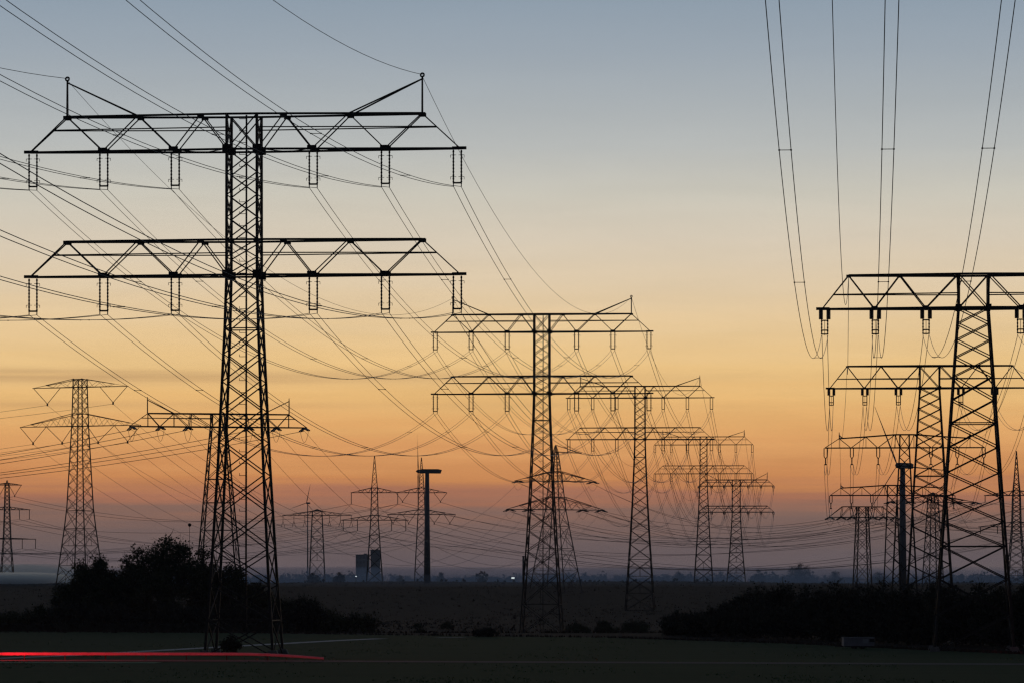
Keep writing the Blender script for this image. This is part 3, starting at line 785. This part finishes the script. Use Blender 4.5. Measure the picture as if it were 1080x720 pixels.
# rough dry grass and weeds on the plain (one uncountable mass)
random.seed(11); g = MB()
for _ in range(15000):
    Y = 560 + (1930 - 560) * random.random() ** 1.3; px = random.uniform(-160, 1240); x = (px - 540) / F * Y; z = gz(x, Y)
    s = random.uniform(.2, .5) * (1.9 if random.random() < .03 else 1)
    for _k in range(3):
        a = random.uniform(0, 2*pi); wv = Vector((cos(a), sin(a), 0)) * s * .5; p = Vector((x + random.uniform(-1, 1), Y + random.uniform(-1, 1), z))
        g.tri(p - wv, p + wv, p + Vector((random.uniform(-.3, .3), random.uniform(-.3, .3), s)))
tag(g.build('dry_grass', M['dry']), 'rough dry grass and weeds covering the brown plain', 'dry grass', kind='stuff')
random.seed(12); g = MB()
for _ in range(5000):          # ragged grass at the rim of the field
    u = random.random() * (len(EDGE) - 1); i = int(u); (xa, ya), (xb, yb) = EDGE[i], EDGE[i+1]
    x, y = lerp(xa, xb, u - i), lerp(ya, yb, u - i) + random.uniform(-3, 2); s = random.uniform(.15, .4); a = random.uniform(0, 2*pi)
    wv = Vector((cos(a), sin(a), 0)) * s * .5; p = Vector((x, y, .02)); g.tri(p - wv, p + wv, p + Vector((0, 0, s)))
tag(g.build('field_grass', M['dry']), 'ragged taller grass along the rim of the field', 'grass', kind='stuff')

# longer tufts all over the near field
random.seed(13); g = MB()
for _ in range(7000):
    Y = 285 + 250 * random.random() ** 1.5; px = random.uniform(-60, 1140); x = (px - 540) / F * Y
    if abs(Y - road_y(x)) < 4.6 or Y > 505 - max(0, px - 640) * .26: continue
    if sin(x * .21 + Y * .05) * sin(Y * .07 - x * .04) + random.uniform(-.4, .4) < .25: continue
    s_ = random.uniform(.06, .13)
    for _k in range(2):
        a = random.uniform(0, 2*pi); wv = Vector((cos(a), sin(a), 0)) * s_ * .7; p = Vector((x + random.uniform(-.3, .3), Y + random.uniform(-.3, .3), .03))
        g.tri(p - wv, p + wv, p + Vector((random.uniform(-.08, .08), random.uniform(-.08, .08), s_)))
tag(g.build('grass_tufts', M['tuft']), 'short grass tufts over the near field', 'grass', kind='stuff')

# woods on the horizon
def wood(name, Y0, Y1, hmin, hmax, n, leaves, size, seed, label, ybase=None, gaps=0):
    random.seed(seed); g = MB()
    for i in range(n):
        Y = random.uniform(Y0, Y1); px = random.uniform(-420, 1500); x = (px - 540) / F * Y
        k = .5 + .5 * sin(px * .021 + seed) * sin(px * .0073 + 2 * seed)
        h = lerp(hmin, hmax, .6 * k + .4 * random.random()); w = h * random.uniform(.35, .6); z = gz(x, Y)
        if random.random() < gaps * (1 - k): continue
        cl = [(Vector((x + random.uniform(-w, w) * .6, Y, z + h * random.uniform(.35, .8))), w * random.uniform(.4, .65)) for _ in range(3)] + [(Vector((x, Y, z + h * .35)), w * .7)]
        crown_leaves(g, cl, leaves, size); g.beam((x, Y, z), (x, Y, z + h * .5), .4)
    return tag(g.build(name, M['farwood']), label, 'woodland', kind='stuff')
wood('far_woodland', 3300, 3900, 12.0, 19.0, 1100, 60, 2.0, 4, 'hazy blue belt of woods along the horizon')
wood('far_scrub', 1880, 2250, 0.5, 2.2, 900, 18, .8, 9, 'dark scrub line on the crest in front of the far woods', gaps=.6)
GF = 'single trees on the horizon'
for i, (px, ty, hw, Y, lb) in enumerate((
  (843, 592, 15, 3100, 'broad bare tree standing above the woods right of the fifth pylon'), (507, 600, 8, 2450, 'small dark tree on the horizon left of the second two-armed pylon'),
  (800, 598, 8, 3000, 'small round tree on the horizon just right of the fifth pylon'), (466, 601, 7, 2700, 'small tree on the horizon just right of the left wind turbine'),
  (358, 601, 8, 2400, 'small bare tree on the horizon left of the grey block'), (330, 602, 9, 2400, 'small bare tree on the horizon below the faint arched pylon'),
  (422, 604, 5, 2600, 'tiny tree on the horizon between the grey block and left turbine'), (716, 601, 9, 2900, 'small tree on the horizon between third and fourth two-armed pylons'),
  (880, 601, 11, 2900, 'small tree on the horizon left of the low tension pylon'), (925, 602, 10, 2800, 'small tree on the horizon right of the low tension pylon'))):
    x = (px - 540) / F * Y; h = EYE + (HORIZ - ty) / F * Y - gz(x, Y)
    tree('tree', 'tree', lb, GF, x, Y, h, hw / F * Y, 'twig', 900, 1.0, 500 + i, bare=.25)

# ------------------------------------------------------------------ buildings, chimney, lamps
def block(name, px0, px1, ytop, Y, depth, wall, label, rows, cols, cat='building'):
    x0, x1 = (px0 - 540) / F * Y, (px1 - 540) / F * Y; g0 = gz((x0 + x1) / 2, Y); h = EYE + (HORIZ - ytop) / F * Y - g0; w = x1 - x0
    root = empty(name, ((x0 + x1) / 2, Y, g0)); tag(root, label, cat)
    b = MB(); b.box((0, 0, h / 2), (w, depth, h)); b.build('wall', M[wall], root)
    b = MB(); b.box((0, 0, h + .35), (w + .6, depth + .6, .7)); b.box((w*.2, 0, h + 1.2), (w*.22, depth*.3, 1.0)); b.build('roof', M['wall_dark'], root)
    for r in range(rows):
        for c in range(cols):
            xx_ = -w / 2 + w * (c + .5) / cols; zz_ = h * (r + .6) / rows
            b = MB(); b.box((xx_, -depth / 2 - .02, zz_), (w / cols * .55, .12, h / rows * .42)); b.build('window', M['wall_dark'], root)
    return root
block('tower_block', 375.5, 389.5, 585, 3700, 14, 'wall', 'pale grey block on the horizon left of the needle-topped pylon', 7, 4)
block('industrial_tower', 391, 401, 580, 3650, 9, 'wall_dark', 'darker narrow tower beside the pale grey block on the horizon', 5, 2)
# chimney
Y = 1700; x = (552 - 540) / F * Y; g0 = gz(x, Y)
root = empty('chimney', (x, Y, g0)); tag(root, 'thin dark chimney on the horizon just left of the second two-armed pylon', 'chimney')
hh = EYE + (HORIZ - 586) / F * Y - g0
b = MB(); b.tube([(0, 0, -.3), (0, 0, hh)], [.55, .42], 10); b.build('shaft', M['chim'], root)
b = MB(); b.tube([(0, 0, hh - .4), (0, 0, hh + .1)], [.55, .55], 10); b.build('rim', M['chim'], root)
def lamp(name, px, py, Y, wpx, hpx, label, round_=False, lit=True):
    x = (px - 540) / F * Y; g0 = gz(x, Y); z = EYE + (HORIZ - py) / F * Y - g0; s = Y / F
    root = empty(name, (x, Y, g0)); tag(root, label, 'lamp')
    b = MB(); b.tube([(0, 0, -.3), (0, 0, z)], [s * .32, s * .22], 6); b.build('post', M['steel'], root)
    b = MB()
    if round_: b.tube([(0, 0, z - hpx*s*.5), (0, 0, z - hpx*s*.2), (0, 0, z + hpx*s*.25), (0, 0, z + hpx*s*.5)], [wpx*s*.2, wpx*s*.5, wpx*s*.5, wpx*s*.15], 10)
    else: b.box((0, .1, z + .05), (wpx * s, .3, hpx * s))
    hd_ = b.build('lamp_housing', M['steel'], root)
    if lit:
        b = MB(); b.box((0, -.1, z), (wpx * s * .86, .12, hpx * s * .8)); b.build('lens', M['lamp'], hd_)
lamp('floodlight', 541, 609, 1900, 3.8, 2.0, 'bright white floodlight on the horizon left of the second two-armed pylon')
lamp('floodlight', 375.5, 607.3, 2240, 1.8, 1.1, 'small white floodlight at the foot of the pale grey block')
lamp('lamp_mast', 200, 553, 720, 3.6, 3.6, 'unlit lamp mast with round head rising behind the tallest tree', True, False)

# ------------------------------------------------------------------ wind turbines
def turbine(px, yhub, Y, label, yaw, tw, bl, angles, nac, rb, hub_off=None):
    s = Y / F; x = (px - 540) * s; g0 = gz(x, Y); z = EYE + (HORIZ - yhub) * s - g0
    root = empty('wind_turbine', (x, Y, g0), yaw); tag(root, label, 'wind turbine', 'wind turbines')
    b = MB(); b.tube([(0, 0, -.5), (0, 0, z * .5), (0, 0, z - nac[1] * .4)], [tw[1], (tw[0] + tw[1]) / 2, tw[0]], 16); b.build('tower', M['turbine'], root, smooth=True)
    b = MB(); l, hgt = nac
    b.prism([(-l * .32, z - hgt*.45), (l * .62, z - hgt*.5), (l * .68, z + hgt*.3), (l * .5, z + hgt*.5), (-l * .25, z + hgt*.5), (-l*.36, z + hgt*.3)], -hgt * .5, hgt * .5)
    b.build('nacelle', M['turbine'], root)
    hx = -l * .36
    b = MB(); b.tube([(hx + .1, 0, z), (hx - hgt*.3, 0, z), (hx - hgt*.6, 0, z), (hx - hgt*.8, 0, z)], [hgt*.42, hgt*.4, hgt*.25, .05], 12); hub = b.build('hub', M['turbine'], root, smooth=True)
    for a in angles:
        b = MB(); d = Vector((0, cos(a), sin(a))); n = Vector((0, -sin(a), cos(a))); xo = Vector((hx - hgt*.3, 0, z)); ax = Vector((1, 0, 0))
        k = 9; st = len(b.v)
        for i in range(k + 1):
            t = i / k; c = rb * (.55 if i == 0 else 1.0 if i == 1 else lerp(1.0, .22, (t - .1) / .9)); tw_ = lerp(.7, .05, t); tk = c * lerp(.5, .12, min(1, t * 3))
            u = n * cos(tw_) + ax * sin(tw_); v = ax * cos(tw_) - n * sin(tw_); p = xo + d * (hgt * .3 + bl * t)
            b.v += [p - u * c * .35, p + v * tk * .5, p + u * c * .65, p - v * tk * .5]
        for i in range(k):
            for j in range(4):
                q = st + 4 * i + j; w_ = st + 4 * i + (j + 1) % 4; b.f.append((q, w_, w_ + 4, q + 4))
        b.f.append((st + 4*k, st + 4*k + 1, st + 4*k + 2, st + 4*k + 3))
        b.build('blade', M['turbine'], hub, smooth=True)
    return root
turbine(450.5, 496.5, 1800, 'dark wind turbine seen side-on with its nacelle pointing left, near the horizon middle', 0, (.95, 1.6), 20, [R(2), R(122), R(242)], (10.3, 2.1), 1.0)
turbine(952, 490.5, 1500, 'wind turbine behind the right pylons with one blade stretched out to the right', R(52), (1.0, 1.7), 25, [R(186), R(306), R(66)], (9.5, 2.2), .7)
turbine(324.5, 530, 3600, 'tiny far wind turbine with one blade pointing up, left of the needle-topped pylons', R(60), (.4, .8), 18, [R(104), R(224), R(344)], (5, 1.6), .85)

# ------------------------------------------------------------------ trailer at the field edge
Y = 434; x = (905 - 540) / F * Y
root = empty('farm_trailer', (x, Y, .03), R(4)); tag(root, 'low pale grey trailer parked at the field edge in front of the thicket', 'trailer')
b = MB(); b.box((0, 0, .78), (3.5, 1.7, .95)); b.build('body', M['trailer'], root)
b = MB(); b.box((0, 0, .27), (3.3, 1.2, .07)); b.beam((-1.7, 0, .27), (-2.7, 0, .3), .12); b.build('chassis', M['steel'], root)
b = MB(); b.box((.72, -.87, .86), (.62, .05, .5)); b.build('hatch', M['wall_dark'], root)
b = MB(); b.box((1.45, -.87, .95), (.55, .05, .34)); b.build('window', M['glass'], root)
b = MB(); b.box((0, 0, 1.285), (3.6, 1.8, .06)); b.build('lid', M['trailer'], root)
for sy in (-1, 1):
    for dx in (-.45, .45):
        b = MB(); b.tube([(dx, sy * .72 - .1, .29), (dx, sy * .72 + .1, .29)], .29, 16); b.build('wheel', M['tyre'], root)

# ------------------------------------------------------------------ added unseen car, its lamp, the added barrier that catches its red light
def unseen_car(label, x, y, paint):
    root = empty('car', (x, y, .06), pi); tag(root, label, 'car', 'added car out of view')
    L2 = 2.15
    low = [(-L2, .38), (-L2 + .1, .28), (L2 - .1, .28), (L2, .42), (L2 - .03, .70), (L2 - .35, .80), (1.05, .93), (-1.75, .98), (-L2 + .02, .86)]
    b = MB(); b.prism(low, -.86, .86); body = b.build('body', M[paint], root)
    bv = body.modifiers.new('bevel', 'BEVEL'); bv.width = .06; bv.segments = 2
    b = MB(); n = len(b.v)
    lo = [(-1.72, .97), (1.08, .92)]; hi_ = [(-1.35, 1.46), (.28, 1.46)]
    for yw, pts in ((.80, lo), (.60, hi_)):
        for px_, pz in pts: b.v += [Vector((px_, -yw, pz)), Vector((px_, yw, pz))]
    b.f += [(0, 2, 6, 4), (3, 1, 5, 7), (0, 4, 5, 1), (2, 3, 7, 6), (4, 6, 7, 5), (0, 1, 3, 2)]
    cab = b.build('roof', M[paint], root); bv = cab.modifiers.new('bevel', 'BEVEL'); bv.width = .05; bv.segments = 2
    for s in (-1, 1):
        b = MB(); f = lambda t: s * (lerp(.80, .60, t) + .012)
        for (xa, xb, xc, xd) in ((-1.42, -.38, -.42, -1.22), (-.28, .84, .30, -.32)):
            k = len(b.v); b.v += [Vector((xa, f(.12), 1.01)), Vector((xb, f(.12), 1.01)), Vector((xc, f(.86), 1.39)), Vector((xd, f(.86), 1.39))]
            b.f.append((k, k+1, k+2, k+3) if s < 0 else (k+3, k+2, k+1, k))
        b.build('window', M['glass'], root)
        for wx in (-1.32, 1.32):
            b = MB(); b.tube([(wx, s * .72 - .1, .31), (wx, s * .72 + .1, .31)], .31, 18); wh = b.build('wheel', M['tyre'], root)
            b = MB(); b.tube([(wx, s * .835, .31), (wx, s * .85, .31)], .19, 14); b.build('rim', M['rim'], wh)
        b = MB(); b.box((-L2 + .10, s * .79, .80), (.30, .20, .20)); b.build('tail_light', M['tail'], root)
        b = MB(); b.box((L2 - .16, s * .70, .66), (.28, .30, .13)); b.build('headlight', M['head'], root)
        b = MB(); b.box((.72, s * .93, 1.0), (.16, .18, .12)); b.build('mirror', M[paint], root)
    b = MB(); b.box((-L2 + .20, 0, .90), (.06, .9, .05)); b.build('brake_light', M['tail'], root)
    # added overdriven red spot that lights the barrier as a red trail
    l = bpy.data.lights.new('barrier_red_spot', 'SPOT'); l.energy = 75000; l.color = (1, .010, .016); l.spot_size = R(33); l.spot_blend = .6; l.shadow_soft_size = .12
    o = bpy.data.objects.new('barrier_red_spot', l); COL.objects.link(o); o.parent = root; o.location = (-L2 - .14, -.4, .8)
    o.rotation_euler = Vector((-1, -.13, .01)).to_track_quat('-Z', 'Y').to_euler()
    return root
unseen_car('added dark car out of view at left, its tail lights reddening the barrier', -63.5, 368.6, 'paint_car_a')  # added beyond the left edge as source of the red light
root = empty('added_barrier', (0, 0, .03)); tag(root, 'long steel crash barrier along the road, glowing red in a car\'s tail lights', 'added barrier')
sec = [(-.02, .46), (.05, .53), (-.02, .60), (.05, .67), (-.02, .74), (-.05, .74), (.02, .67), (-.05, .60), (.02, .53), (-.05, .46)]
b = MB(); m_ = len(sec); X_ = [-90 + 2 * q for q in range(35)] + [-20.6, -19.4, -18.4]
for q, x in enumerate(X_):
    drop = 0 if x < -26 else ((x + 26) / 7.6) ** 1.5 * .55
    b.v += [Vector((x, road_y(x, 3.7) - yv, max(.02, zv * (1 - .35 * drop) - drop * .50))) for yv, zv in sec]
for q in range(len(X_) - 1):
    for i in range(m_): b.f.append((q*m_ + i, q*m_ + (i+1) % m_, (q+1)*m_ + (i+1) % m_, (q+1)*m_ + i))
b.build('rail', M['barrier'], root)  # rail added to catch the red spot as a light trail
for x in range(-88, -23, 4):
    b = MB(); b.box((x, road_y(x, 3.7) + .13, .38), (.1, .06, .8)); b.build('post', M['steel'], root)

# ------------------------------------------------------------------ haze and ground mist
def vol(name, col, dens, aniso=0):
    m = bpy.data.materials.new(name); m.use_nodes = True; t = m.node_tree; t.nodes.clear()
    v = t.nodes.new('ShaderNodeVolumePrincipled'); v.inputs['Color'].default_value = (*col, 1); v.inputs['Density'].default_value = dens; v.inputs['Anisotropy'].default_value = aniso
    o = t.nodes.new('ShaderNodeOutputMaterial'); t.links.new(v.outputs[0], o.inputs['Volume']); return m
b = MB(); b.box((0, 3300, 43), (13000, 18600, 116))
tag(b.build('haze', vol('haze_air', (.82, .88, .97), .000036)), 'thin evening haze over the plain', 'haze', kind='stuff')

# shallow ground mist lying on the plain beyond the crest at left and along the foot of the woods
def mist(px0, px1, ytop, Y0, Y1, dens, label, seed, col=(.80, .91, 1.0), aniso=0):
    random.seed(seed); Ym = (Y0 + Y1) / 2; xa, xb = (px0 - 540) / F * Ym, (px1 - 540) / F * Ym
    zb = min(gz((xa + xb) / 2, q) for q in (Y0, Ym, Y1)) + .2; h = EYE + (HORIZ - ytop) / F * Ym - zb; b = MB(); N, K = 28, 10
    for j in range(K + 1):
        t = j / K * pi
        for i in range(N):
            a = 2 * pi * i / N; r = sin(t) ** .6 * (1 + .10 * sin(3 * a + seed) + .07 * sin(7 * a))
            b.v.append(Vector(((xa + xb) / 2 + cos(a) * r * (xb - xa) / 2, Ym + sin(a) * r * (Y1 - Y0) / 2, zb + h * (.5 - .5 * cos(t)) * (1 + .12 * sin(4 * a + seed) * sin(t)))))
    for j in range(K):
        for i in range(N): q = j * N + i; w = j * N + (i + 1) % N; b.f.append((q, w, w + N, q + N))
    return tag(b.build('ground_mist', vol('mist_air', col, dens, aniso)), label, 'mist', kind='stuff')
mist(-60, 78, 594, 1980, 2500, .009, 'pale bluish mist bank lying low at the left edge', 1, (.78, .90, 1.0), .55)
mist(-60, 66, 603, 1720, 1890, .05, 'denser streak of pale mist inside the bank at the left edge', 2, (.78, .90, 1.0), .75)
mist(-300, 1400, 597.5, 2250, 3280, .0012, 'thin blue band of mist along the foot of the far woods', 4, (.50, .70, 1.0))
mist(-300, 1400, 605, 1560, 2050, .0007, 'faint blue mist lying over the crest of the plain', 6, (.5, .70, 1.0))
